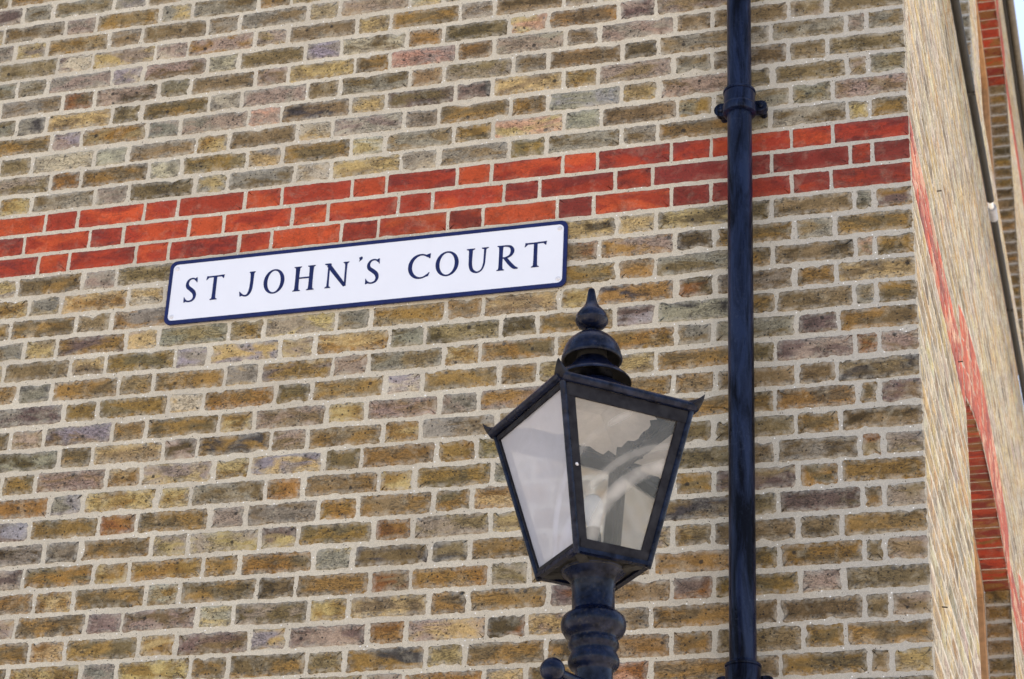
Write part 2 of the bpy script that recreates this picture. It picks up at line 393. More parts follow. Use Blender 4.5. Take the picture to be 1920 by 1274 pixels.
class Bricks:
    def __init__(s):
        s.V = []; s.F = []; s.c1 = []; s.c2 = []; s.bp = []; s.ed = []; s.rd = []; s.off = 0
    def brick(s, fr, u0, u1, v0, v1, kind, res=0.0075, rough=1.0, proud=0.0022, shade=None):
        """one brick face standing slightly proud of the mortar, with an uneven outline"""
        O, U, W, Nn = fr
        wd, ht = u1-u0, v1-v0
        rr = [random.uniform(0.002, 0.011)*min(1.4, rough) for _ in range(4)]
        P = []
        def edge(ax, ay, bx, by):
            Ln = math.hypot(bx-ax, by-ay); n = max(2, int(Ln/res))
            for i in range(n): P.append((ax+(bx-ax)*i/n, ay+(by-ay)*i/n))
        def corner(cx, cy, r, a0):
            for i in range(3 if res < 0.02 else 1):
                a = a0 + math.pi/2*(i+0.5)/(3 if res < 0.02 else 1); P.append((cx+r*math.cos(a), cy+r*math.sin(a)))
        r0, r1, r2, r3 = rr
        edge(u0+r0, v0, u1-r1, v0); corner(u1-r1, v0+r1, r1, -math.pi/2)
        edge(u1, v0+r1, u1, v1-r2); corner(u1-r2, v1-r2, r2, 0)
        edge(u1-r2, v1, u0+r3, v1); corner(u0+r3, v1-r3, r3, math.pi/2)
        edge(u0, v1-r3, u0, v0+r0); corner(u0+r0, v0+r0, r0, math.pi)
        P = np.array(P); n = len(P)
        cen = np.array([(u0+u1)/2, (v0+v1)/2])
        nx = np.where(np.abs(P[:, 0]-cen[0])/wd > np.abs(P[:, 1]-cen[1])/ht*1.0, np.sign(P[:, 0]-cen[0]), 0.25*np.sign(P[:, 0]-cen[0]))
        ny = np.where(np.abs(P[:, 1]-cen[1])/ht >= np.abs(P[:, 0]-cen[0])/wd, np.sign(P[:, 1]-cen[1]), 0.25*np.sign(P[:, 1]-cen[1]))
        # smooth random outline
        tt = np.arange(n)/n*2*math.pi
        d = np.zeros(n)
        for k, a in ((2, .5), (3, .6), (5, .6), (8, .5), (13, .42), (21, .35)):
            if k*2.5 < n: d += a*math.sin(0)+a*np.sin(k*tt+random.uniform(0, 6.28))*random.uniform(.3, 1)
        d += rng.normal(0, .62 if rough > .7 else .4, n)*(1 if res < 0.02 else 0)
        d *= 0.0015*rough
        if rough > .6:
            for _ in range(random.choice((0, 0, 1, 1, 2, 3))):
                j = random.randrange(n); wdt = random.uniform(1.2, 3.2); dep = random.uniform(.002, .0075)
                k = np.minimum(np.abs(np.arange(n)-j), n-np.abs(np.arange(n)-j)); d -= dep*np.exp(-(k/wdt)**2)
        tilt = random.uniform(-.0008, .0008)*rough; 
        P = P + np.stack([nx*d, ny*d], 1)
        P[:, 1] += (P[:, 0]-cen[0])*random.uniform(-.012, .012)*rough
        rings = [(0.0, -.0012 if proud > .0015 else -.0005), (.0012, proud*.55), (.0045, proud)]
        seed = np.array([random.uniform(0, 60), random.uniform(0, 60), random.uniform(0, 60)])
        allp = []
        for ins, hh in rings:
            Q = P - np.stack([nx*ins, ny*ins], 1)
            hz = hh + (rng.normal(0, .00035 if proud > .0015 else .00006, n)*rough if hh > 0 else 0) + tilt*(1 if proud > .0015 else .3)*(Q[:, 1]-cen[1])/ht*2*(hh > 0)
            allp.append((Q, np.broadcast_to(hz, (n,)), 1.0))
        Q = cen + (P-cen)*np.array([max(.3, 1-.034/wd), max(.3, 1-.034/ht)])
        allp.append((Q, np.full(n, proud+.0003)+rng.normal(0, .0004 if proud > .0015 else .00008, n)*rough, 0.0))
        uv = np.concatenate([a[0] for a in allp]+[cen[None]]); hh = np.concatenate([a[1] for a in allp]+[np.array([proud+.0004])])
        ed = np.concatenate([np.full(n, a[2]) for a in allp]+[[0.0]])
        V3 = O + uv[:, :1]*U + uv[:, 1:2]*W + hh[:, None]*Nn
        o = s.off
        i = np.arange(n); j = (i+1) % n
        F = []
        for k in range(3):
            a = o+k*n
            F.extend(zip((a+i).tolist(), (a+j).tolist(), (a+n+j).tolist(), (a+n+i).tolist()))
        a = o+3*n
        F.extend(zip((a+i).tolist(), (a+j).tolist(), [o+4*n]*n))
        s.V.append(V3); s.F.extend(F); m = len(V3); s.off += m
        k0 = kind[0]; k1 = kind[1].upper() if len(kind) > 1 else random.choice(NEAR[k0])
        c1 = np.array(PAL[k0]); c2 = np.array(PAL[k1])
        if len(kind) == 1 and k0 not in 'RNQ': c2 = (c1+c2)/2
        k = random.gauss(1, .07); k2 = random.gauss(1, .08)
        jit = rng.normal(1, .03, 3)
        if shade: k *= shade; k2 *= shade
        c1 = np.clip(c1*k*jit, 0.01, .8); c2 = np.clip(c2*k2*jit, 0.01, .8)
        isred = 1.0 if k0 in 'RNQ' else 0.0
        s.c1.append(np.tile([*c1, 1], (m, 1))); s.c2.append(np.tile([*c2, 1], (m, 1)))
        s.bp.append(np.concatenate([uv, np.zeros((m, 1))], 1)+seed)
        s.ed.append(ed); s.rd.append(np.full(m, isred))
    def build(s, name, parent, extra=None):
        """extra: MB with mortar faces, becomes material 1 of the same mesh"""
        V = np.concatenate(s.V); nb = len(V); F = list(s.F); nf = len(F)
        if extra:
            V = np.concatenate([V, np.array(extra.v)]); F += [tuple(i+nb for i in fc) for fc in extra.f]
        me = bpy.data.meshes.new(name)
        me.from_pydata(V.tolist(), [], F)
        me.materials.append(M_BRICK); me.materials.append(M_MORTAR)
        me.polygons.foreach_set('material_index', [0]*nf+[1]*(len(F)-nf))
        me.polygons.foreach_set('use_smooth', [True]*nf+[False]*(len(F)-nf))
        pad = len(V)-nb
        def put(nm, typ, arr, key, w_):
            at = me.attributes.new(nm, typ, 'POINT')
            arr = np.concatenate([arr, np.zeros((pad,)+arr.shape[1:])]) if pad else arr
            at.data.foreach_set(key, arr.astype(np.float32).ravel())
        put('bcol', 'FLOAT_COLOR', np.concatenate(s.c1), 'color', 4)
        put('bcol2', 'FLOAT_COLOR', np.concatenate(s.c2), 'color', 4)
        put('bpos', 'FLOAT_VECTOR', np.concatenate(s.bp), 'vector', 3)
        put('edge', 'FLOAT', np.concatenate(s.ed), 'value', 1)
        put('redness', 'FLOAT', np.concatenate(s.rd), 'value', 1)
        me.update()
        o = bpy.data.objects.new(name, me); scene.collection.objects.link(o)
        if parent is not None: o.parent = parent
        return o

ZB = 5.03559           # top of the red band
CH = 0.075             # course height
SU = 1.00414           # brick length scale found from the photograph
def flemish(odd, umax, closer=True):
    """joint centres measured from the corner, as list of (u0,u1) for bricks"""
    j = [0.0]
    if odd:
        j.append(0.220*SU); seq = [0.1125, 0.225]
    else:
        j += [0.1075*SU, 0.1690*SU, 0.3890*SU]; seq = [0.1125, 0.225]
    k = 0
    while j[-1] < umax:
        j.append(j[-1] + seq[k % 2]*SU); k += 1
    return j

def frame(O, U, W, Nn):
    return tuple(np.array(a, float) for a in (O, U, W, Nn))
# colour of every visible brick, read from left to right: course -> (index of the leftmost counted from the corner, kinds)
RAW = {
 -10: (18, 'Pm Go Gb Lg'),
 -9: (16, 'Og Gp By Gc Og Oy'),
 -8: (17, 'Cp By Bg Ob Bg Gb P P'),
 -7: (16, 'Bo Wm Cp Pw Py Pc Bo Cb Oy Go Bd'),
 -6: (17, 'Og Pg Lw Op Gw Ob Lg Ow Yb Db Tc Oy Pm Pb'),
 -5: (16, 'Bg Xo Dp O Ob Pb Bc Oy Pt Oy Pg Go Gp Ob B Bp Ob'),
 -4: (17, 'Gk Cb Ob Yo Wg Pg Ob Og Bc Pb Og Oy Od Bg B Og Pg Gb'),
 -3: (16, 'Oy Pl Ab Pg Gp Pt Bk Gc Om Mk Bc Yb Pb Bg B Bo Bo'),
 -2: (17, 'Ob W Wg Bg Cy Ob Wc Wp G Oy Oy Lg Cb Op B Ob Pb Bg'),
 -1: (16, 'Bp Ao Yo Wg By Cg Oy Wc Bg Yo Tc G Ob Gy B Bg Bp'),
 0: (17, 'Cy Og Pg Od Gc Og Cw Cb Gw Gb Yo Og Go Oy B Og Cb Yo'),
 1: (16, 'Rn R Rn R R Rn R N Rq N Nr Nr Qr Rq N Nr Qr'),
 2: (17, 'R Rn Rq Nr N Rn R Rn R R Qr Rq Rq Q Q Q Rq Q'),
 3: (16, 'Rq Nr R Rn Rq Rn N Rq Nr R N Q R Q Q Q Q'),
 4: (17, 'Pc Yo Gp Ob B B B B B B B Cd C Co B Bo B Ym'),
 5: (16, 'Cy Gc Cy Cw B B B B B B B Bx Yp Dk B Bg Yo'),
 6: (17, 'B Oy Bo Gy B B B B B B B By Yb Og B Bd Tb Yo'),
 7: (16, 'B Bc Ym Cp Gb By Pc Bg Yb Yb Cb Cy Yk Ox B Yo Co'),
 8: (17, 'B Bo Cb Oy Gl Cl Cp Cy Og Bd Bd Yo Ml Kg B Ob Bg Oy'),
 9: (16, 'B Gk Yo Yb Yo Cg Ym Py Bg Yc Ao Yb Ya Gb B Mo Oy'),
 10: (17, 'B Gm Yb Yo Cw Ya Oy Yb Lw Yb By Cb Cb Yo B Mp Bx Bp'),
 11: (16, 'B Pb Bl Yb Yo Yc Pb Cy Pb Gp Yp B Yb By B Ob Bk'),
 12: (17, 'B Dg Oy Cb Pd Yk Pb Yb Cy Bg Ob Y B Oy B Yo Oy Mb'),
 13: (16, 'B Oy Bp Cy Cp Cy Cl Yo Yo Ya Yb B B Oy B Oy Bd'),
 14: (17, 'B Ao Lg Cy Cy Og Ya Yb Yc Yo G B B Ob B Og Bx Bp'),
 15: (16, 'B Lm Yo Xa Yo Pg Og Ya By Ao Yc B B Yo B Ao Yo'),
 16: (17, 'B Gd G Yo Cp Pc Cm Yo Ax Pb Cb B B Ok B Md Oy Pb'),
 17: (16, 'B Mp Oa Cy Ya Yo Ao Gc Ok Bk Yo B B By B Bo Yo'),
 18: (17, 'B Yo Yc Yo Yw Oy Od Yo Bx Ya Bp Y B Yb B Yo Bo Pb'),
 19: (15, 'P Oy Pm Op Wc Op Yc Bc Yo Yb Mx Yb Mx B Pb Bo'),
 20: (16, 'By Cy Yo Cy Om Cl Pm Ya Cp Dx Cp Bg Yo B Ob Bo Pb'),
 21: (15, 'B Cy Pg Yc Oy Oy By Yk Cb Oy Yo Yb Oy B Yo Oy'),
 22: (7, 'Gc Yo Tx By B Yo Bo Cb'),
}
CODES = {}
for n_, (i_, t_) in RAW.items():
    for q_, k_ in enumerate(t_.split()): CODES[(n_, i_-q_)] = k_
def side_kind(n, i, u, z):
    k = CODES.get((n, i))
    if k and k != 'B': return k
    if n in (1, 2, 3): return random.choice('RRRNNQ') if u > .9 else random.choice('QQRR')
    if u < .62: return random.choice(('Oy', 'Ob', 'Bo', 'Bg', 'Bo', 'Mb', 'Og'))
    if z > ZB: return random.choice(('Ob', 'Og', 'Bg', 'Gp', 'Pw', 'Pb', 'Wc', 'Oy', 'Gb', 'Cb'))
    return random.choice(('Yo', 'Ya', 'Oy', 'Bo', 'By', 'Cy', 'Cp', 'Pb', 'Gb', 'Ao', 'Yb', 'Wc', 'Bp', 'Yk'))
# how far whole courses drift from the regular bond, in metres towards the corner, at u = 0.8, 1.7, 2.6
SHIFT = {-6: (.012, .008, .009), -5: (.013, .007, 0), -4: (0, -.007, -.012), -3: (.010, .013, .02), -2: (0, .007, .02),
         1: (.018, -.013, -.004), 2: (.013, 0, 0), 3: (.016, .003, 0), 5: (0, 0, .007)}
for n_ in (-7, -8, -9, -10, -11, -12, -13): SHIFT[n_] = (.013, .018, .034)
def drift(n, u):
    s_ = SHIFT.get(n)
    if not s_ or u <= 0: return 0.0
    return float(np.interp(u, [.2, .75, 1.15, 1.7, 2.6, 4], [0, s_[0], s_[0] if n != 1 else -.008, s_[1], s_[2], s_[2]]))

def mortar_sheet(mb, fr, u0, u1, v0, v1, step, hole=None, amp=.0005):
    nu = max(1, int(round((u1-u0)/step))); nv = max(1, int(round((v1-v0)/step)))
    us = np.linspace(u0, u1, nu+1); vs_ = np.linspace(v0, v1, nv+1)
    O, U, W, Nn = fr
    H = rng.normal(0, amp, (nv+1, nu+1))
    pts = O + us[None, :, None]*U + vs_[:, None, None]*W + H[..., None]*Nn
    fs = []
    for a in range(nv):
        for b_ in range(nu):
            if hole and hole((us[b_]+us[b_+1])/2, (vs_[a]+vs_[a+1])/2): continue
            i = a*(nu+1)+b_
            fs.append((i, i+1, i+nu+2, i+nu+1))
    mb.add(pts.reshape(-1, 3), fs)

building = tag(empty('brick_building', (0, 0, 0)), 'yellow stock brick building with a three course red band and arched windows', 'building')

# side wall, facing the camera: plane y=0, u runs from the corner towards -x
frS = frame((0, 0, 0), (-1, 0, 0), (0, 0, 1), (0, -1, 0))
B = Bricks(); mo = MB()
WALL_L, EAVE = 6.2, 6.78
n0 = -23
for n in range(n0, 67):
    ztop = ZB-(n-1)*CH; zbot = ztop-CH
    if zbot < 0.02: break
    vis = -13 <= n <= 24
    res = 0.0065 if vis else 0.03
    js = flemish(n % 2 == 1, WALL_L if vis else 4.6)
    jj = [js[0]]+[q+drift(n, q)+random.gauss(0, .0026) for q in js[1:]]
    sag = random.gauss(0, .0012)
    for i in range(len(jj)-1):
        isr = n in (1, 2, 3)
        lo, hi = (.0038, .0058) if isr else (.0040, .0078)
        a = jj[i]+(random.uniform(.0005, .0032) if i == 0 else random.uniform(lo, hi)); b_ = jj[i+1]-random.uniform(lo, hi)
        k = side_kind(n, i, (a+b_)/2, ztop)
        rg = .6 if k[0] in 'RNQ' else 1.0
        vl, vh = (.0046, .0064) if isr else (.0050, .0086)
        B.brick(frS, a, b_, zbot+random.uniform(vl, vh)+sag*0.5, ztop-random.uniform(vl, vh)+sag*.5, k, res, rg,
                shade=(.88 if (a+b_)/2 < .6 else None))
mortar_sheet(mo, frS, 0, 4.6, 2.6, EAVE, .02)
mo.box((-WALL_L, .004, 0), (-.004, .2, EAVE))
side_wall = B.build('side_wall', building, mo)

# ------------------------------------------------------------------ front wall with arched openings
frF = frame((0, 0, 0), (0, 1, 0), (0, 0, 1), (1, 0, 0))
REV = 0.11
class Arch:
    def __init__(s, y0, y1, spring, rise, ring, sill, zr=0):
        s.y0, s.y1, s.sp, s.ring, s.sill = y0, y1, spring, ring, sill
        h = (y1-y0)/2; s.c = (y0+y1)/2; s.R = (h*h+rise*rise)/(2*rise); s.zc = spring+rise-s.R; s.th = math.asin(h/s.R)
    def inside(s, y, z, ext=False):
        if ext:
            r = math.hypot(y-s.c, z-s.zc); a = abs(math.atan2(y-s.c, z-s.zc))
            return r < s.R+s.ring and r > s.R-.02 and a < s.th+.004
        if z < s.sill or y < s.y0 or y > s.y1: return False
        return z < s.sp or math.hypot(y-s.c, z-s.zc) < s.R
    def blocked(s, z0, z1):
        """y interval taken by opening or arch ring in a course"""
        iv = []
        zm = (z0+z1)/2
        if zm > s.sill and zm < s.sp: iv.append((s.y0, s.y1))
        elif zm >= s.sp-0.01:
            ys = [y for y in np.arange(s.y0-.4, s.y1+.4, .004) if s.inside(y, zm) or s.inside(y, zm, True)]
            if ys: iv.append((min(ys)-.004, max(ys)+.004))
        return iv
def front_courses(Bk, fr, y_a, y_b, z_lo, z_hi, arches, kindf, res, first_corner=True, ybase=0.0, zref=ZB, nref=0):
    n = int(math.floor((zref-z_hi)/CH))+1
    while True:
        zt = zref-(n-1)*CH; zb_ = zt-CH
        if zb_ < z_lo: break
        if zt <= z_hi+1e-6:
            js = [ybase+q for q in flemish(n % 2 == 0, y_b-ybase)]
            cuts = []
            for A in arches: cuts += A.blocked(zb_, zt)
            for i in range(len(js)-1):
                segs = [(max(js[i], y_a), min(js[i+1], y_b))]
                for c0, c1 in cuts:
                    ns = []
                    for a, b_ in segs:
                        if c1 <= a or c0 >= b_: ns.append((a, b_))
                        else:
                            if c0-a > .03: ns.append((a, c0))
                            if b_-c1 > .03: ns.append((c1, b_))
                    segs = ns
                for a, b_ in segs:
                    if b_-a < .03: continue
                    e0 = .0005 if a <= y_a+1e-4 else random.uniform(.004, .006)
                    kk = kindf(n, a); gp = .0018 if kk[0] in 'RNQ' else .005
                    Bk.brick(fr, a+e0, b_-gp*random.uniform(.8, 1.2), zb_+gp*random.uniform(.8, 1.2), zt-gp*random.uniform(.8, 1.2), kk, res, .75, .0010)
        n += 1
def voussoirs(Bk, mo_, A, x0, depth, kind=('Rt', 'Rn', 'Nt', 'Rt', 'Rq')):
    """arch ring of red bricks: face on x=x0, soffit below, real wedges"""
    Lr = A.R*A.th*2; nv = int(round(Lr/.075)); da = 2*A.th/nv
    # mortar ring, 1.5 mm behind the brick faces
    for k in range(nv):
        a0 = -A.th+k*da; a1 = a0+da
        def pt(r, a, x): return (x, A.c+r*math.sin(a), A.zc+r*math.cos(a))
        r0, r1 = A.R+.0015, A.R+A.ring+.004
        mo_.hexa([pt(r0, a0, x0-depth), pt(r0, a1, x0-depth), pt(r0, a1, x0+.001), pt(r0, a0, x0+.001),
                  pt(r1, a0, x0-depth), pt(r1, a1, x0-depth), pt(r1, a1, x0+.001), pt(r1, a0, x0+.001)])
        am = (a0+a1)/2
        # radial stack: courses of the ring alternate stretcher / two headers
        cuts = [0, A.ring*.66, A.ring] if k % 2 else [0, A.ring*.33, A.ring]
        Rad = np.array([0, math.sin(am), math.cos(am)]); Tan = np.array([0, math.cos(am), -math.sin(am)])
        for q in range(len(cuts)-1):
            fr = frame((x0+.001, A.c+A.R*math.sin(am), A.zc+A.R*math.cos(am)), Tan, Rad, (1, 0, 0))
            wd = da*(A.R+cuts[q])/2-.002
            Bk.brick(fr, -wd, wd, cuts[q]+(.0005 if q == 0 else .004), cuts[q+1]-.003, random.choice(kind), .012, .5, .0010)
        # soffit faces
        frs = frame((x0, A.c+(A.R+.0015)*math.sin(am), A.zc+(A.R+.0015)*math.cos(am)), (-1, 0, 0), Tan, -Rad)
        wd = da*A.R/2-.0024
        Bk.brick(frs, .001, depth-.004, -wd, wd, random.choice(('Rx', 'Qx', 'Rq')), .012, .5, .002)
def reveal(Bk, mo_, A, x0, depth, zlo, kinds, res=.015, zref=ZB):
    # far jamb (faces -y) and near jamb (faces +y)
    for yy, nn in ((A.y1, -1), (A.y0, 1)):
        fr = frame((x0, yy, 0), (-1, 0, 0), (0, 0, 1), (0, nn, 0))
        mortar_sheet(mo_, fr, 0, depth, zlo, A.sp, .03)
        n = int(math.floor((zref-A.sp)/CH))
        while True:
            zt = zref-n*CH; zb_ = zt-CH
            if zb_ < zlo: break
            if zt < A.sp+.02:
                Bk.brick(fr, .0008, depth-.006, zb_+.005, zt-.005, random.choice(kinds), res, .9, .0025)
            n += 1
arch1 = Arch(1.53, 3.43, 4.868, .155, .325, 2.2)
arch2 = Arch(4.13, 6.03, 4.868, .155, .325, 2.2)
arch3 = Arch(3.69, 6.42, 9.30, .24, .33, 7.35)
def hole_low(y, z): return any(A.inside(y, z) for A in (arch1, arch2))
def kind_front(n, y):
    if n in (1, 2, 3): return random.choice(('Rt', 'Nt', 'Rn', 'Rt', 'Rq'))
    return random.choice(('Cw', 'Cy', 'Wc', 'Cb', 'Wp', 'Yc', 'Pw', 'Cg', 'Ac', 'Wy', 'Bd', 'Bw', 'Gb'))
B = Bricks(); mo = MB()
front_courses(B, frF, 0, 7.0, 3.0, EAVE, (arch1, arch2), kind_front, .011)
mortar_sheet(mo, frF, 0, 9.6, 0, EAVE, .03, hole_low, .00028)
voussoirs(B, mo, arch1, 0, REV); voussoirs(B, mo, arch2, 0, REV)
reveal(B, mo, arch1, 0, REV, 2.6, ('Yo', 'By', 'Yb', 'Oy')); reveal(B, mo, arch2, 0, REV, 2.6, ('Yo', 'By'))
front_wall = B.build('front_wall', building, mo)

# upper storey set back beyond the first eaves
B = Bricks(); mo = MB()
Y2, TOP2 = 3.18, 10.16
ZB2 = ZB+CH*60
frU = frame((0, Y2, 0), (-1, 0, 0), (0, 0, 1), (0, -1, 0))
z = 6.83
frUF = frame((0, 0, 0), (0, 1, 0), (0, 0, 1), (1, 0, 0))
def kind_up(n, y):
    zz = ZB2-(n-1)*CH
    if 9.30 < zz < 9.53: return random.choice('RNRR')
    return random.choice(('Cw', 'Cy', 'Wc', 'Cb', 'Wp', 'Yc', 'Pw', 'Cg'))
front_courses(B, frUF, Y2, 11.0, 6.83, TOP2, (arch3,), kind_up, .014, ybase=Y2, zref=ZB2)
mortar_sheet(mo, frUF, Y2, 13.0, 6.83, TOP2, .04, lambda y, z: arch3.inside(y, z), .00028)
n = int((ZB2-TOP2)/CH)
while ZB2-n*CH-CH > 6.83:
    zt = ZB2-n*CH
    js = flemish(n % 2 == 1, 1.3)
    for i in range(len(js)-1):
        B.brick(frU, js[i]+.003, js[i+1]-.005, zt-CH+.005, zt-.005, random.choice('YOYOBG'), .014, 1.0, .0025)
    n += 1
mortar_sheet(mo, frU, 0, 4.0, 6.83, TOP2, .04)
voussoirs(B, mo, arch3, 0, REV, 'RRX')
reveal(B, mo, arch3, 0, REV, 7.35, ('Oy', 'Yo', 'Od', 'Oy', 'Ob'), .014, ZB2)
upper_wall = B.build('upper_wall', building, mo)

# windows behind the openings: arched frame with a dark pane
def window(A, zlo):
    wfr = MB()
    ths = np.linspace(-A.th, A.th, 25)
    t_ = .055
    def ringpts(r, x): return [(x, A.c+r*math.sin(a), A.zc+r*math.cos(a)) for a in ths]
    xa, xb = -REV-.045, -REV+.002
    for i in range(24):
        a, b_ = ths[i], ths[i+1]
        def pt(r, a_, x): return (x, A.c+r*math.sin(a_), A.zc+r*math.cos(a_))
        wfr.hexa([pt(A.R-t_, a, xa), pt(A.R-t_, b_, xa), pt(A.R-t_, b_, xb), pt(A.R-t_, a, xb),
                  pt(A.R+.001, a, xa), pt(A.R+.001, b_, xa), pt(A.R+.001, b_, xb), pt(A.R+.001, a, xb)])
    for y0, y1 in ((A.y0, A.y0+t_), (A.y1-t_, A.y1), (A.c-.03, A.c+.03)):
        wfr.box((xa, y0+.0005, zlo), (xb, y1-.0005, A.sp-.02))
    zm = zlo+(A.sp-zlo)*.5
    wfr.box((xa+.004, A.y0+t_, zm-.025), (xb-.004, A.c-.03, zm+.025)); wfr.box((xa+.004, A.c+.03, zm-.025), (xb-.004, A.y1-t_, zm+.025))
    wfr.box((xa-.02, A.y0, zlo-.05), (xb+.06, A.y1, zlo))
    f = wfr.build('window', M_FRAMEWOOD, building); bevel(f, .004)
    pn = MB(); x = -REV-.025
    pn.add([(x, A.y0, zlo), (x, A.y1, zlo)]+[(x, A.c+A.R*math.sin(a), A.zc+A.R*math.cos(a)) for a in ths[::-1]], [tuple(range(27))])
    pn.build('pane', M_DARKPANE, f)
    return f
for A in (arch1, arch2, arch3): window(A, A.sill)

# roofs, eaves and gutters
rf = MB()
def slab(p, th=.03):
    p = [Vector(q) for q in p]; nrm = (p[1]-p[0]).cross(p[2]-p[0]).normalized()*th
    n_ = len(p)
    rf.add([q for q in p]+[q+nrm for q in p], [tuple(range(n_))[::-1], tuple(range(n_, 2*n_))]+[(i, (i+1) % n_, n_+(i+1) % n_, n_+i) for i in range(n_)])
slab([(0.0, 0, EAVE+.03), (0.0, Y2, EAVE+.03), (-3, Y2, EAVE+1.7), (-3, 2.5, EAVE+1.7)])
slab([(-WALL_L, 0, EAVE+.03), (0.0, 0, EAVE+.03), (-3, 2.5, EAVE+1.7), (-WALL_L, 2.5, EAVE+1.7)])
slab([(.03, Y2-.02, TOP2+.12), (.03, 13, TOP2+.12), (-3, 13, TOP2+1.9), (-3, Y2-.02, TOP2+1.9)])
rf.build('roof', M_SLATE, building)
gt = MB()
gt.tube([(.018, -.02, 6.79), (.018, 3.52, 6.79)], .017, 16)
gt.tube([(.018, 3.66, 6.79), (.018, 9.5, 6.79)], .017, 16)
for y in (1.0, 2.6, 4.6, 6.2): gt.box((.002, y-.01, 6.772), (.034, y+.01, 6.812))
gut = gt.build('gutter', M_GUTTER, building, smooth=True)
g2 = MB(); g2.tube([(.016, 3.50, 6.79), (.016, 3.585, 6.79)], .0125, 14)  # white tube put in for the bright gap between the lengths
g2.build('gutter_gap_fill', M_GAPFILL, gut, smooth=True)
g2 = MB(); g2.tube([(.019, 3.585, 6.79), (.019, 3.69, 6.79)], .020, 14)
g2.build('gutter_union', M_CLIP, gut, smooth=True)
gt = MB()
gt.box((.001, Y2-.05, TOP2-.005), (.02, 13, TOP2+.11))
gt.build('eaves_board', M_GUTTER, building)
gt = MB()
gt.tube([(.045, Y2-.1, TOP2+.06), (.045, 13, TOP2+.06)], .026, 16)
gt.build('upper_gutter', M_GUTTER2, building, smooth=True)

# ------------------------------------------------------------------ street name sign
SX0, SX1, SZ0, SZ1 = -2.2395, -0.9885, 4.583, 4.8005
sign = tag(empty('street_sign', ((SX0+SX1)/2, -.006, SZ0)), 'long white street name sign with navy rim reading ST JOHN\'S COURT', 'street sign')
def rrect(x0, x1, z0, z1, r, n=8):
    P = []
    for cx, cz, a0 in ((x1-r, z0+r, -90), (x1-r, z1-r, 0), (x0+r, z1-r, 90), (x0+r, z0+r, 180)):
        for i in range(n+1):
            a = R(a0+90*i/n); P.append((cx+r*math.cos(a), cz+r*math.sin(a)))
    return P
SC = Vector(sign.location)
def sl(x, y, z): return (x-SC.x, y-SC.y, z-SC.z)
YB, YF = -.008, -.0145
bd = MB(); out = rrect(SX0, SX1, SZ0, SZ1, .022)
RIM = .0115
inn = rrect(SX0+RIM, SX1-RIM, SZ0+RIM+.001, SZ1-RIM-.001, .015)
n_ = len(out)
lv = [(out, YB), (out, YF+.001), (rrect(SX0+.001, SX1-.001, SZ0+.001, SZ1-.001, .021), YF), (inn, YF), (inn, YF+.0012)]
vv = []; ff = []
for P, y in lv: vv += [sl(px, y, pz) for px, pz in P]
for k in range(len(lv)-1):
    for i in range(n_):
        j = (i+1) % n_; ff.append((k*n_+i, k*n_+j, (k+1)*n_+j, (k+1)*n_+i))
ff.append(tuple(range(n_))[::-1])
bd.add(vv, ff); bd.build('rim', M_NAVY, sign)
fc = MB(); YFACE = YF+.0012
fc.add([sl(px, YFACE, pz) for px, pz in rrect(SX0+RIM-.0005, SX1-RIM+.0005, SZ0+RIM+.0005, SZ1-RIM-.0005, .015)], [tuple(range(n_))])
fc.build('face', M_WHITE, sign)
for px, pz in ((SX0+.024, SZ1-.027), (SX0+.024, SZ0+.026), (SX1-.024, SZ1-.026), (SX1-.024, SZ0+.026)):
    s_ = MB(); vs_ = []; fs = []
    for r, h in ((.0068, 0), (.0066, .0016), (.0048, .0028), (.002, .0032)):
        for k in range(16):
            a = 2*math.pi*k/16; vs_.append(sl(px+r*math.cos(a), YFACE-h, pz+r*math.sin(a)))
    for q in range(3):
        for k in range(16): fs.append((q*16+k, q*16+(k+1) % 16, (q+1)*16+(k+1) % 16, (q+1)*16+k))
    fs.append(tuple(48+k for k in range(16)))
    s_.add(vs_, fs); s_.build('screw', M_SCREW, sign, smooth=True)

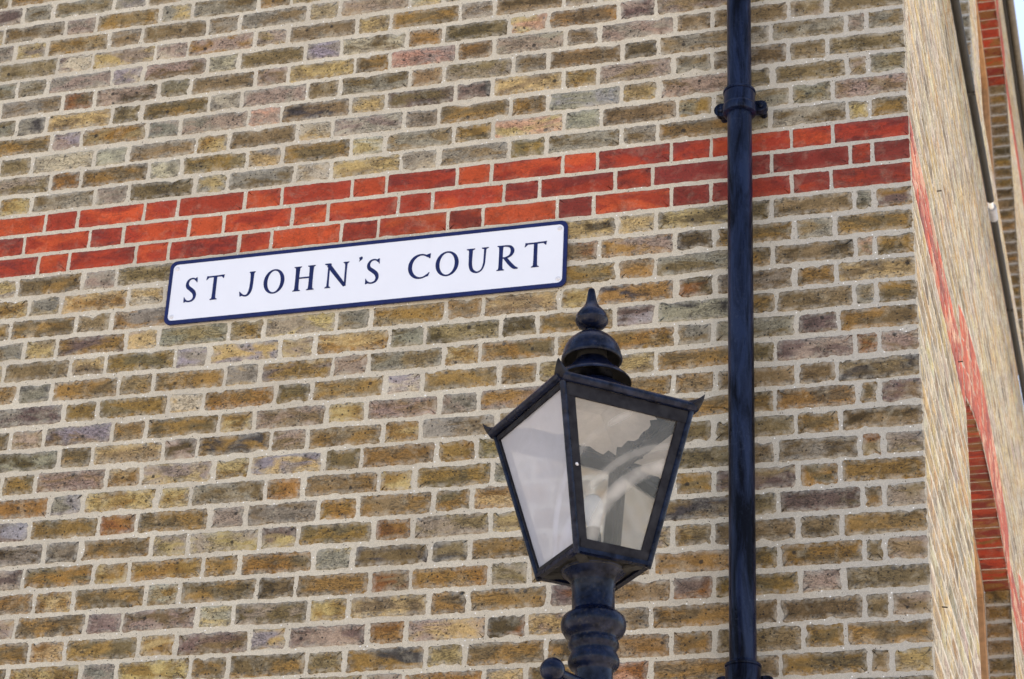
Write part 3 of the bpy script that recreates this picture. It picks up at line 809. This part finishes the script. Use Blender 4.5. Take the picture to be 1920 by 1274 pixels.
def crom(pts, k=8):
    pts = [np.array(p, float) for p in pts]
    P = [2*pts[0]-pts[1]]+pts+[2*pts[-1]-pts[-2]]
    out_ = []
    for i in range(1, len(P)-2):
        for j in range(k):
            t = j/k; p0, p1, p2, p3 = P[i-1:i+3]
            out_.append(.5*((2*p1)+(-p0+p2)*t+(2*p0-5*p1+4*p2-p3)*t*t+(-p0+3*p1-3*p2+p3)*t**3))
    out_.append(P[-2]); return out_
class Letter:
    """strokes in cap-height units; flared humanist capitals"""
    def __init__(s, ch, x0, x1, z0, z1):
        s.mb = MB(); s.x0, s.z0, s.w, s.h = x0, z0, x1-x0, z1-z0; s.k = 0; s.ch = ch
    def y(s): s.k += 1; return YFACE-.0004-.00012*s.k
    def P(s, p): return (s.x0+p[0]*s.w, s.z0+p[1]*s.h)
    def ribbon(s, pts, wid, smooth=True):
        q = [tuple(p)+(w_,) for p, w_ in zip(pts, wid)]
        q = crom(q) if smooth else [np.array(a) for a in q]
        C = np.array([s.P(a[:2]) for a in q]); W = np.array([max(.004, a[2]) for a in q])*s.h*.5
        d = np.gradient(C, axis=0); d /= np.linalg.norm(d, axis=1)[:, None]; nn = np.stack([-d[:, 1], d[:, 0]], 1)
        A_ = C+nn*W[:, None]; B_ = C-nn*W[:, None]; y = s.y(); m = len(C)
        s.mb.add([sl(a[0], y, a[1]) for a in A_]+[sl(a[0], y, a[1]) for a in B_], [(i, i+1, m+i+1, m+i) for i in range(m-1)])
    def stem(s, xt, xb, zt=1.0, zb=0.0, w_=.15, top=True, bot=True):
        # stem with flared ends and slim slab serifs
        n = 14; pts = []; wd = []
        for i in range(n+1):
            t = i/n; z_ = zt+(zb-zt)*t; pts.append((xt+(xb-xt)*t, z_))
            fl = 0
            if top: fl += .045*math.exp(-t*9)
            if bot: fl += .045*math.exp(-(1-t)*9)
            wd.append(w_+fl)
        s.ribbon(pts, wd, False)
        for on, xx, zz, sg in ((top, xt, zt, -1), (bot, xb, zb, 1)):
            if on:
                hx = (w_*.5+.075)*s.h/s.w; y = s.y()
                q = [(xx-hx, zz), (xx+hx, zz), (xx+hx*.93, zz+sg*.035), (xx+hx*.55, zz+sg*.065), (xx-hx*.55, zz+sg*.065), (xx-hx*.93, zz+sg*.035)]
                s.mb.add([sl(s.P(a)[0], y, s.P(a)[1]) for a in q], [tuple(range(6))])
    def poly(s, q):
        y = s.y(); s.mb.add([sl(s.P(a)[0], y, s.P(a)[1]) for a in q], [tuple(range(len(q)))])
    def done(s): return s.mb.build('letter', M_NAVY, sign)
def letter(ch, x0, x1, z0, z1):
    l = Letter(ch, x0, x1, z0, z1)
    if ch == 'S':
        l.ribbon([(.86, .87), (.72, .945), (.52, .965), (.30, .92), (.17, .78), (.24, .635), (.50, .52), (.76, .39), (.85, .23), (.74, .09), (.50, .035), (.26, .05), (.10, .12)],
                 [.055, .06, .065, .085, .115, .14, .15, .145, .12, .09, .07, .065, .06])
        l.poly([(.88, 1.0), (.95, 1.0), (.97, .79), (.93, .78), (.78, .93), (.76, .96)])
        l.poly([(.0, .22), (.04, .225), (.20, .07), (.22, .03), (.06, .0), (.01, .0)])
    elif ch == 'T':
        l.ribbon([(.03, .955), (.5, .96), (.97, .97)], [.07, .065, .07])
        l.poly([(.0, .83), (.03, .83), (.16, .93), (.16, .985), (.04, 1.0), (.03, .97)])
        l.poly([(1.0, 1.02), (.97, 1.0), (.84, .99), (.84, .935), (.945, .85), (.97, .85)])
        l.stem(.5, .5, .94, 0, .135, False, True)
    elif ch == 'J':
        l.ribbon([(.79, .94), (.80, .7), (.79, .45), (.74, .22), (.58, .06), (.34, .04), (.12, .13)], [.15, .13, .13, .125, .09, .065, .06])
        l.poly([(.60, .96), (.60, 1.0), (1.0, 1.0), (1.0, .96), (.90, .92), (.68, .92)])
        l.poly([(.0, .21), (.05, .22), (.24, .09), (.22, .04), (.06, .01)])
    elif ch == 'O':
        n = 48; pts = []; wd = []
        tk, tn = .15, .065
        rx = .5*l.w; rz = .5*l.h
        oy = l.y(); O_, I_ = [], []
        for i in range(n):
            a = 2*math.pi*i/n; a2 = a+R(12)
            O_.append((.5+.5*math.cos(a), .5+.5*math.sin(a)))
            I_.append((.5+.0+(.5-tk*l.h/l.w)*math.cos(a), .5+(.5-tn)*math.sin(a)+.012*math.cos(a)*0))
        l.mb.add([sl(l.P(q)[0], oy, l.P(q)[1]) for q in O_+I_], [(i, (i+1) % n, n+(i+1) % n, n+i) for i in range(n)])
    elif ch == 'C':
        pts = []; wd = []
        for i in range(19):
            a = R(52+256*i/18); pts.append((.56+.50*math.cos(a), .5+.465*math.sin(a)))
            c = abs(math.cos(a)) if math.cos(a) < 0 else 0
            wd.append(.065+.085*c)
        l.ribbon(pts, wd)
        l.poly([(.93, .98), (1.0, .99), (.99, .80), (.95, .79), (.83, .88), (.80, .95)])
        l.poly([(.79, .10), (.80, .055), (.93, .08), (1.0, .235), (.96, .235)])
    elif ch == 'H':
        l.stem(.20, .20); l.stem(.80, .80); l.ribbon([(.2, .52), (.8, .525)], [.062, .062], False)
    elif ch == 'N':
        l.stem(.17, .17, 1.0, 0, .075, False, True)
        l.stem(.87, .87, 1.0, .02, .075, True, False)
        l.ribbon([(.15, .93), (.5, .49), (.87, .03)], [.15, .145, .12], False)
        l.poly([(.0, .965), (.0, 1.0), (.25, 1.0), (.28, .92), (.14, .90)])
    elif ch == "'":
        l.ribbon([(.55, .88), (.72, .62), (.55, .3), (.15, .02)], [.5, .62, .3, .06])
        l.mb.v = l.mb.v
    elif ch == 'U':
        l.ribbon([(.19, .95), (.19, .6), (.20, .35), (.28, .14), (.50, .035), (.71, .12), (.81, .34), (.83, .6), (.84, .95)],
                 [.15, .13, .13, .12, .07, .065, .075, .075, .085])
        l.poly([(.0, .965), (.0, 1.0), (.38, 1.0), (.38, .965), (.29, .93), (.09, .93)])
        l.poly([(.68, .965), (.68, 1.0), (1.0, 1.0), (1.0, .965), (.90, .93), (.78, .93)])
    elif ch == 'R':
        l.stem(.20, .20, 1.0, 0, .14)
        l.ribbon([(.2, .96), (.42, .965), (.62, .91), (.70, .75), (.62, .58), (.42, .50), (.22, .50)], [.06, .065, .10, .14, .10, .065, .055])
        l.ribbon([(.38, .50), (.58, .27), (.78, .09), (.96, .03)], [.12, .135, .125, .045])
    return l.done()
BZ, TZ = 4.6535, 4.7370
for ch, a, b_ in (('S', -2.1826, -2.1423), ('T', -2.115, -2.0557), ('J', -2.0026, -1.9557), ('O', -1.9265, -1.8596), ('H', -1.8335, -1.7606),
                  ('N', -1.7332, -1.6559), ('S', -1.6023, -1.5593), ('C', -1.4685, -1.4026), ('O', -1.3861, -1.3149), ('U', -1.292, -1.225),
                  ('R', -1.2009, -1.1315), ('T', -1.1162, -1.0492)):
    letter(ch, a, b_, BZ, TZ)
letter("'", -1.6275, -1.6185, 4.7325, 4.7505)

# ------------------------------------------------------------------ cast iron drainpipe
PX, PY = -.4715, -.078
pipe = tag(empty('drainpipe', (PX, PY, 0)), 'dark blue black cast iron drainpipe running up the brick side wall', 'drainpipe')
def pipe_section(z0, z1):
    s_ = MB()
    prof = [(.035, z0), (.0350, (z0+z1)/2), (.035, z1)]
    s_.lathe([(.035, z0+(z1-z0)*k/30+0.0) for k in range(31)], 40)
    return s_.build('pipe_length', M_PIPE, pipe, smooth=True)
sockets = [5.127, 3.403, 1.68]
tops = [7.0, 5.09, 3.366, 1.643]; bots = [5.06, 3.336, 1.613, .12]
for a, b_ in zip(bots, tops): pipe_section(a, b_)
def socket(zt, rot=0):
    # socket: collar with top bead, ears on the wall side with fixing bolts
    zb = zt-.118
    s_ = MB()
    s_.lathe([(.0358, zt+.010), (.0375, zt+.004), (.0440, zt+.001), (.0468, zt), (.0472, zt-.003), (.0468, zt-.006), (.0440, zt-.0075), (.0452, zt-.011), (.0450, zt-.044),
              (.0452, zt-.048), (.0476, zt-.051), (.0482, zt-.056), (.0480, zt-.070), (.0470, zt-.075), (.0440, zt-.077), (.0358, zt-.079)], 44, cap=False)
    so = s_.build('socket', M_PIPE, pipe, smooth=True)
    zc = zt-.040
    for sx in (-1, 1):
        # ear: flat lug flared back to the wall, with its spacer
        e_ = MB(); P = []
        for k in range(9):
            a = R(-90+180*k/8); P.append((sx*(.058+.0175*math.cos(a)), zc+.0185*math.sin(a)))
        P = [(sx*.03, zc-.018)]+P+[(sx*.03, zc+.018)]
        m = len(P)
        e_.add([(p[0], .020, p[1]) for p in P]+[(p[0], .046, p[1]) for p in P],
               [tuple(range(m)) if sx < 0 else tuple(range(m))[::-1], tuple(range(m, 2*m))]+[(i, (i+1) % m, m+(i+1) % m, m+i) for i in range(m)])
        e_.tube([(sx*.058, .046, zc), (sx*.058, .078, zc)], .011, 12)
        bevel(e_.build('fixing_ear', M_PIPE, so), .003, 2)
        b2 = MB(); b2.tube([(sx*.058, .0205, zc), (sx*.058, .016, zc), (sx*.058, .014, zc)], [.009, .0085, .005], 12)
        b2.build('bolt', M_PIPE, so, smooth=True)
for z in sockets: socket(z)

# ------------------------------------------------------------------ street lamp
LX, LY, LZ0, LZ1 = -.6811, -.80, 3.4017, 3.7757
lamp = tag(empty('street_lamp', (LX, LY, 0)), 'old blue black street lamp with four sided glass lantern in front of brick wall', 'street lamp')
# the column leans very slightly, everything above follows one leaning axis
TX, TY = -.034, .012
def ax(z): return ((z-LZ0)*TX, (z-LZ0)*TY)
def lean(mb):
    mb.v = [(x+(z-LZ0)*TX, y+(z-LZ0)*TY, z-(x*TX+y*TY)) for x, y, z in mb.v]
    return mb
col = MB()
col.lathe([(.17, .002), (.17, .10), (.155, .12), (.15, .55), (.13, .60), (.105, .66), (.11, .72), (.085, .78), (.07, .82), (.066, 1.6), (.052, 3.0),
           (.043, 3.10), (.0425, 3.155), (.0435, 3.160), (.052, 3.164), (.0575, 3.172), (.0580, 3.182), (.0550, 3.192), (.0505, 3.200), (.0515, 3.207), (.056, 3.212), (.0575, 3.219),
           (.056, 3.226), (.053, 3.231), (.0545, 3.236), (.066, 3.243), (.0725, 3.255), (.0740, 3.268), (.0715, 3.280), (.064, 3.288), (.056, 3.293),
           (.0505, 3.297), (.0485, 3.301), (.0485, 3.352), (.0500, 3.356), (.0500, 3.363), (.0520, 3.370), (.058, 3.378), (.070, 3.388), (.074, 3.394)], 48)
lean(col).build('column', M_LAMP, lamp, smooth=True, angle=60)
rest = MB(); dr = Vector((-.35, -.94, 0)).normalized(); zr = 3.115
rest.tube([dr*-.165+Vector((0, 0, zr)), dr*-.05+Vector((0, 0, zr)), dr*.05+Vector((0, 0, zr)), dr*.145+Vector((0, 0, zr))], [.011, .0135, .0135, .010], 16)
ro = lean(rest).build('ladder_rest', M_LAMP, lamp, smooth=True)
for sgn in (1, -1):
    kb = MB(); c_ = dr*(.158*sgn)+Vector((0, 0, zr)); r_ = .0275
    kb.lathe([(max(.0005, r_*math.sin(math.pi*k/16)), -r_*math.cos(math.pi*k/16)) for k in range(17)], 28, c=tuple(c_), cap=False)
    lean(kb).build('knob', M_LAMP, ro, smooth=True)
# lantern cage
TA, TB_ = .1693, .0925        # half sides top and bottom
TH = -.0393
def rotz(x, y):
    # square corners sit at angles -90deg (+TH) etc.
    c, s_ = math.cos(TH), math.sin(TH); return (x*c-y*s_, x*s_+y*c)
def cor(k, half, z, out_=0.0):
    a = -math.pi/2+k*math.pi/2; r_ = (half*math.sqrt(2)+out_)
    x, y = rotz(r_*math.cos(a), r_*math.sin(a)); return Vector((x, y, z))
cage = MB()
H0, H1 = LZ0+.006, LZ1-.012
def half(z): return TB_+(TA-TB_)*(z-LZ0)/(LZ1-LZ0)
for k in range(4):
    # corner rod
    cage.tube([cor(k, half(LZ0-.012), LZ0-.012, .001), cor(k, half(LZ1), LZ1, .001)], .0075, 12, 0)
    # framed light: flat rails on each face
    a0, a1 = cor(k, half(H0), H0), cor(k+1, half(H0), H0); b0, b1 = cor(k, half(H1), H1), cor(k+1, half(H1), H1)
    ed_ = (a1-a0).normalized(); nrm = (b0-a0).cross(ed_).normalized()
    if nrm.dot((a0+a1)/2-Vector((0, 0, H0))) < 0: nrm = -nrm
    wst = .0115 if k != 3 else .003
    upl = (b0-a0).normalized(); upr = (b1-a1).normalized()
    for p0, p1, sg in ((a0, b0, 1), (a1, b1, -1)):
        q0, q1 = p0+ed_*sg*(wst+.004), p1+ed_*sg*(wst+.004)
        cage.bar(q0, q1, ed_, wst, nrm, .003, 1)
    mid_up = (b0+b1-a0-a1).normalized()
    wr = .011 if k != 3 else .004
    cage.bar(a0+ed_*.008+mid_up*wr*.6, a1-ed_*.008+mid_up*wr*.6, mid_up, wr, nrm, .0042, 1)
    cage.bar(b0+ed_*.008-mid_up*wr*1.2, b1-ed_*.008-mid_up*wr*1.2, mid_up, wr*1.3, nrm, .0042, 1)
    # bottom angle
    c0, c1 = cor(k, half(LZ0), LZ0-.004), cor(k+1, half(LZ0), LZ0-.004)
    cage.bar(c0, c1, ed_.cross(Vector((0, 0, 1))), .007, Vector((0, 0, 1)), .005, 0)
lan = lean(cage).build('lantern', [M_LAMP, M_FRAME], lamp, smooth=True, angle=35)
# small hinge knuckles and screws on the lights
for k, zz in ((3, 3.70), (3, 3.55), (0, 3.69), (0, 3.57), (0, 3.47)):
    p_ = cor(k if k == 3 else 1, half(zz), zz, -.004)
    hg = MB(); hg.box(tuple(p_-Vector((.004, .004, .006))), tuple(p_+Vector((.004, .004, .006))))
    lean(hg).build('hinge', M_GRIME_SHADE, lan)
for k, t_, zz in ((0, .075, 3.585), (3, .975, 3.41)):
    sc_ = MB(); a, b_ = cor(k, half(zz), zz, .004), cor(k+1, half(zz), zz, .004); q = a.lerp(b_, t_); o_ = Vector((q.x, q.y, 0)).normalized()
    sc_.tube([q-o_*.003, q+o_*.0035, q+o_*.005], [.0034, .0034, .0016], 10); lean(sc_).build('screw', M_SCREW, lan, smooth=True)
for k in range(4):
    a0, a1 = cor(k, half(H0), H0, -.004), cor(k+1, half(H0), H0, -.004); b0, b1 = cor(k, half(H1), H1, -.004), cor(k+1, half(H1), H1, -.004)
    gm = MB(); nI = Vector((-(a0+a1).x, -(a0+a1).y, 0)).normalized()*.002
    gm.add([a0, a1, b1, b0], [(0, 1, 2, 3)])
    lean(gm).build('glass_pane', (M_GLASS, M_GLASS_REAR, M_GLASS_REAR, M_GLASS_DUST_SHEEN)[k], lan)
# floor of the lantern: spider seen from below
fl = MB()
for k in range(4):
    c0 = cor(k, half(LZ0)-.004, LZ0-.004)
    fl.bar(Vector((0, 0, LZ0-.012)), c0, c0.cross(Vector((0, 0, 1))), .011, Vector((0, 0, 1)), .004)
cc = [cor(k, half(LZ0)-.002, LZ0-.002) for k in range(4)]; cd_ = [cor(k, half(LZ0)-.002, LZ0+.001) for k in range(4)]
fl.hexa(cc+cd_)
fl.lathe([(.072, -.012), (.074, 0.0), (.072, .004), (.02, .004)], 32, c=(0, 0, LZ0))
lean(fl).build('floor_plate', M_GRIME_SHADE, lan, smooth=True)
bl = MB()
bl.lathe([(.019, 0), (.019, .080), (.0165, .083), (.0165, .095), (.010, .096)], 24, c=(0, 0, LZ0+.004))
bh = lean(bl).build('bulb_holder', M_FRAME, lan, smooth=True)
bl = MB()
bl.lathe([(.013, .07), (.0140, .080), (.0185, .093), (.0235, .109), (.0250, .123), (.0235, .136), (.0180, .147), (.0095, .153), (.001, .155)], 28, c=(0, 0, LZ0+.029))
lean(bl).build('bulb', M_BULB, lan, smooth=True)
# lining plate under the roof (flaking white paint)
ln = MB(); hh = half(LZ1)-.012
rag = random.Random(4); ring_a, ring_b = [], []
for k in range(4):
    for i in range(16):
        t_ = i/16; dn = .20+.10*math.sin(k*2+t_*5)+rag.choice((0, 0, .05, .1, .16, -.05))*rag.random()
        e0, e1 = cor(k, hh, LZ1-.004), cor(k+1, hh, LZ1-.004); f0, f1 = cor(k, .05, LZ1+.050), cor(k+1, .05, LZ1+.050)
        ring_a.append(e0.lerp(e1, t_).lerp(f0.lerp(f1, t_), max(.04, dn))); ring_b.append(f0.lerp(f1, t_))
ln.add(ring_a+ring_b, [(i, (i+1) % 64, 64+(i+1) % 64, 64+i) for i in range(64)]+[tuple(range(64, 128))])
lean(ln).build('inner_lining', M_REFL, lan)

# roof of the lantern
rfm = MB()
nseg = 14
def sq_ring(half_, z, bulge, nside=8):
    out_ = []
    for k in range(4):
        a, b_ = cor(k, half_, z), cor(k+1, half_, z)
        for i in range(nside):
            t = i/nside; p_ = a.lerp(b_, t); d_ = Vector((p_.x, p_.y, 0)).normalized()
            # blend towards a circle by 'bulge'
            rr_ = Vector((p_.x, p_.y, 0)).length; circ = half_*1.12
            p_ = Vector((d_.x*(rr_*(1-bulge)+circ*bulge), d_.y*(rr_*(1-bulge)+circ*bulge), z)); out_.append(p_)
    return out_
rings_ = [sq_ring(TA+.010, LZ1-.006, 0), sq_ring(TA+.012, LZ1+.004, 0), sq_ring(TA*.86, LZ1+.022, .05), sq_ring(TA*.66, LZ1+.045, .2), sq_ring(TA*.50, LZ1+.068, .6), sq_ring(.060, LZ1+.088, 1)]
m = len(rings_[0]); vv = [p_ for r_ in rings_ for p_ in r_]
rfm.add(vv, [(q*m+i, q*m+(i+1) % m, (q+1)*m+(i+1) % m, (q+1)*m+i) for q in range(5) for i in range(m)])
# rolled eaves bead along each side
for k in range(4):
    a, b_ = cor(k, TA+.006, LZ1), cor(k+1, TA+.006, LZ1)
    pts_ = [a.lerp(b_, t) for t in np.linspace(0, 1, 9)]
    rfm.tube(pts_, .0115, 14)
roof_ = lean(rfm).build('lantern_roof', M_LAMP, lamp, smooth=True, angle=50)
for k in range(4):
    hn = MB()
    d_ = cor(k, 1, 0).normalized(); base = cor(k, TA+.002, LZ1+.002)
    sd_ = d_.cross(Vector((0, 0, 1)))
    # leaf shaped horn curling out and up
    secs = [(-.018, .0, .010, .013), (.0, .002, .017, .015), (.010, .004, .013, .013), (.020, .012, .0085, .009), (.027, .021, .0045, .005), (.030, .027, .0015, .002)]
    vs_ = []; fs = []
    for o_, h_, w_, t_ in secs:
        c_ = base+d_*o_+Vector((0, 0, h_))
        for q in range(10):
            a_ = 2*math.pi*q/10; rr_ = 1+.18*math.cos(3*a_+k)
            vs_.append(c_+sd_*w_*math.cos(a_)*rr_+Vector((0, 0, 1))*t_*math.sin(a_)*rr_)
    for i in range(len(secs)-1):
        for q in range(10): fs.append((i*10+q, i*10+(q+1) % 10, (i+1)*10+(q+1) % 10, (i+1)*10+q))
    fs.append(tuple(range(10))[::-1]); fs.append(tuple(50+q for q in range(10)))
    hn.add(vs_, fs); lean(hn).build('corner_horn', M_FRAME, roof_, smooth=True, angle=60)
ZS = LZ1
sk = MB()   # skirt and chimney neck
sk.lathe([(.094, .098), (.093, .102), (.088, .108), (.078, .118), (.066, .127), (.054, .138), (.045, .150), (.038, .160)], 40, c=(0, 0, ZS), cap=False)
sk.lathe([(.094, .098), (.089, .100), (.070, .110), (.05, .12)], 40, c=(0, 0, ZS), cap=False, mi=1)
sk.lathe([(.0375, .158), (.036, .17), (.036, .225)], 32, c=(0, 0, ZS), cap=False, mi=1)  # neck and skirt underside coloured near black for the shade there
lean(sk).build('chimney', [M_LAMP, M_GRIME_SHADE], roof_, smooth=True, angle=50)
dm = MB()
dm.lathe([(.0665, .158), (.0715, .157), (.0735, .161), (.0725, .168), (.0705, .172), (.069, .182), (.064, .196), (.055, .210), (.042, .222), (.026, .229), (.012, .231), (.0105, .236), (.0115, .243)], 44, c=(0, 0, ZS), cap=False)
dm.lathe([(.0665, .158), (.066, .18), (.055, .20), (.03, .215)], 44, c=(0, 0, ZS), cap=False, mi=1)  # inside of the dome painted dark in place of its shade
lean(dm).build('vent_cap', [M_LAMP, M_GRIME_SHADE], roof_, smooth=True, angle=50)
fn = MB()
fn.lathe([(.0105, .236), (.0115, .243), (.020, .246), (.033, .254), (.0385, .262), (.0400, .2675), (.0385, .269), (.0385, .274), (.036, .284), (.029, .294), (.021, .304), (.0155, .313), (.0125, .324),
          (.0105, .337), (.0085, .350), (.0078, .3535), (.0055, .3555)], 36, c=(0, 0, ZS))
lean(fn).build('finial', M_LAMP, roof_, smooth=True, angle=60)

# nails left in the front wall
for (y, z, dz, txt) in ((.80, 5.25, 0, 'thin rusty nail sticking out above the red band near the corner'),
                        (1.294, 4.883, 0, 'small rusty nail in the red band left of the window arch'),
                        (.252, 3.651, -.003, 'long dark nail low on the sunlit wall edge near the corner')):
    nl = MB(); Ln = .016
    nl.tube([(-.004, 0, 0), (Ln, 0, dz), (Ln+.0005, 0, dz)], [.0022, .0022, .003], 8)
    o = nl.build('nail', M_RUST, None, smooth=True); o.location = (0, y, z)
    tag(o, txt, 'nail', 'nails in the sunlit wall')

# ------------------------------------------------------------------ ground
gd = MB(); S_ = 900
gd.add([(-S_, -S_, 0), (S_, -S_, 0), (S_, S_, 0), (-S_, S_, 0)], [(0, 1, 2, 3)])
tag(gd.build('ground', M_GROUND), kind='structure')
